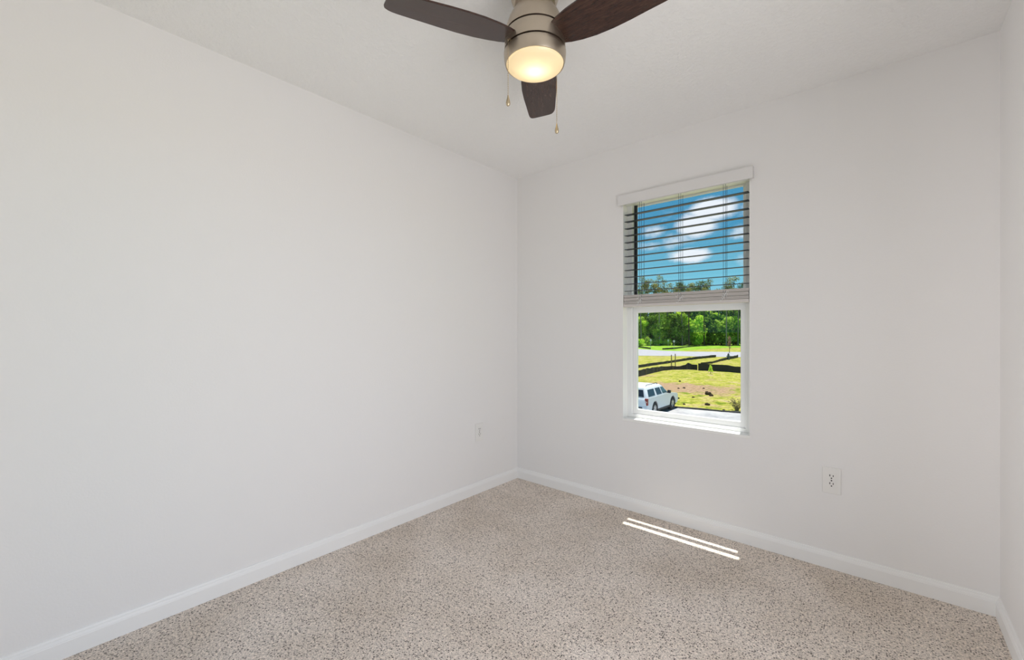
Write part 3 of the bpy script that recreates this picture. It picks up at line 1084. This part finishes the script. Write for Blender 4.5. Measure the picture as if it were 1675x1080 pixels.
# cabin: lower outline and roof outline
cabm = MB()
levels = [(1.18, 0.955, -1.09, 2.46), (1.24, 0.95, -1.07, 2.36), (1.70, 0.80, -0.95, 1.72), (1.80, 0.755, -0.90, 1.52), (1.855, 0.69, -0.82, 1.36), (1.875, 0.56, -0.66, 1.15)]
rings = []
for z, hw, y0, y1 in levels:
    c = 0.10
    rings.append([cabm.bm.verts.new(p) for p in ((-hw, y0 + c, z), (-hw + c, y0, z), (hw - c, y0, z), (hw, y0 + c, z), (hw, y1 - c * 1.5, z), (hw - c, y1, z), (-hw + c, y1, z), (-hw, y1 - c * 1.5, z))])
for a, b in zip(rings, rings[1:]):
    for i in range(8):
        j = (i + 1) % 8
        cabm.bm.faces.new((a[i], a[j], b[j], b[i]))
cabm.bm.faces.new(rings[0])
cabm.bm.faces.new(rings[-1])
cabm.build('cabin', M['car_paint'], car, smooth=True, angle=25)


def side_x(z):
    return 0.95 + (0.80 - 0.95) * (z - 1.24) / (1.70 - 1.24)


def side_pane(s, quad, name, mat, off=0.012):
    m = MB()
    a = [m.bm.verts.new((s * (side_x(z) - 0.02), y, z)) for y, z in quad]
    b = [m.bm.verts.new((s * (side_x(z) + off), y, z)) for y, z in quad]
    m.bm.faces.new(a)
    m.bm.faces.new(b)
    for i in range(len(quad)):
        j = (i + 1) % len(quad)
        m.bm.faces.new((a[i], a[j], b[j], b[i]))
    m.build(name, M[mat], car)


for s in (-1, 1):
    side_pane(s, [(-0.86, 1.27), (0.12, 1.27), (0.16, 1.68), (-0.76, 1.68)], 'side_window', 'car_glass')
    side_pane(s, [(0.42, 1.27), (1.18, 1.27), (1.06, 1.68), (0.34, 1.68)], 'side_window', 'car_glass')
    side_pane(s, [(1.32, 1.27), (2.06, 1.27), (1.96, 1.36), (1.58, 1.68), (1.20, 1.68)], 'side_window', 'car_glass_clear')
# windscreen and rear window
m = MB()
ws = [(-0.80, 2.30, 1.25), (0.80, 2.30, 1.25), (0.66, 1.74, 1.69), (-0.66, 1.74, 1.69)]
a = [m.bm.verts.new(Vector(p) + Vector((0, 0.055, 0.035))) for p in ws]
b = [m.bm.verts.new(Vector(p) + Vector((0, 0.0, 0.0))) for p in ws]
m.bm.faces.new(a)
m.bm.faces.new(b)
for i in range(4):
    j = (i + 1) % 4
    m.bm.faces.new((a[i], a[j], b[j], b[i]))
m.build('windscreen', M['car_glass_clear'], car)
m = MB()
ws = [(-0.74, -1.075, 1.27), (0.74, -1.075, 1.27), (0.64, -0.960, 1.68), (-0.64, -0.960, 1.68)]
a = [m.bm.verts.new(Vector(p) + Vector((0, -0.02, 0))) for p in ws]
b = [m.bm.verts.new(Vector(p) + Vector((0, 0.02, 0))) for p in ws]
m.bm.faces.new(a)
m.bm.faces.new(b)
for i in range(4):
    j = (i + 1) % 4
    m.bm.faces.new((a[i], a[j], b[j], b[i]))
m.build('rear_window', M['car_glass'], car)
for s in (-1, 1):
    tl = MB().box(s * 0.83, s * 1.005, -1.172, -1.02, 0.78, 1.20, 0.02).build('tail_light', M['tail'], car)
    MB().box(s * 0.86, s * 0.985, -1.178, -1.168, 0.95, 1.02, 0.003).build('reversing_lens', M['tail_clear'], tl)
    mi = MB().box(s * 0.99, s * 1.20, 1.98, 2.10, 1.22, 1.42, 0.03)
    mi.box(s * 0.90, s * 1.02, 2.0, 2.08, 1.24, 1.30)
    mi.build('side_mirror', M['black_trim'], car)
    rl = MB().tube([(s * 0.66, -0.62, 1.86), (s * 0.66, -0.55, 1.935), (s * 0.66, 1.0, 1.94), (s * 0.66, 1.1, 1.87)], 0.022, 8)
    rl.build('roof_rail', M['black_trim'], car)
    MB().box(s * 0.80, s * 1.0, 0.47, 2.48, 0.28, 0.40, 0.02).build('running_board', M['black_trim'], car)
    for yc in (0.0, 2.95):
        wh = MB()
        prof = [(0.22, -0.12), (0.36, -0.13), (0.40, -0.10), (0.405, 0.0), (0.40, 0.10), (0.36, 0.13), (0.22, 0.12)]
        wh.lathe(prof, 32, cap=False)
        wo_ = wh.build('wheel', M['tyre'], car, smooth=True)
        wo_.rotation_euler = (0, PI / 2 * s, 0)
        wo_.location = (s * 0.87, yc, 0.445)
        wo_.scale = (1.1, 1.1, 1.0)
        rm = MB().lathe([(0.0, 0.10), (0.05, 0.11), (0.05, 0.085), (0.20, 0.06), (0.23, 0.10), (0.25, 0.122), (0.25, 0.0), (0.0, 0.0)], 32)
        for k in range(5):
            mt = Matrix.Rotation(2 * PI * k / 5, 4, 'Z')
            rm.box(0.04, 0.235, -0.045, 0.045, 0.06, 0.112, 0.008, mat=mt)
        rm.build('rim', M['rim'], wo_, smooth=True)
bmp = MB().box(-0.98, 0.98, -1.22, -1.08, 0.44, 0.70, 0.03).build('rear_bumper', M['car_paint'], car)
MB().box(-0.70, 0.70, -1.226, -1.215, 0.60, 0.675, 0.002).build('bumper_step', M['black_trim'], bmp)
MB().box(-0.9, 0.9, -0.95, 3.75, 0.26, 0.42).build('underbody', M['black_trim'], car)
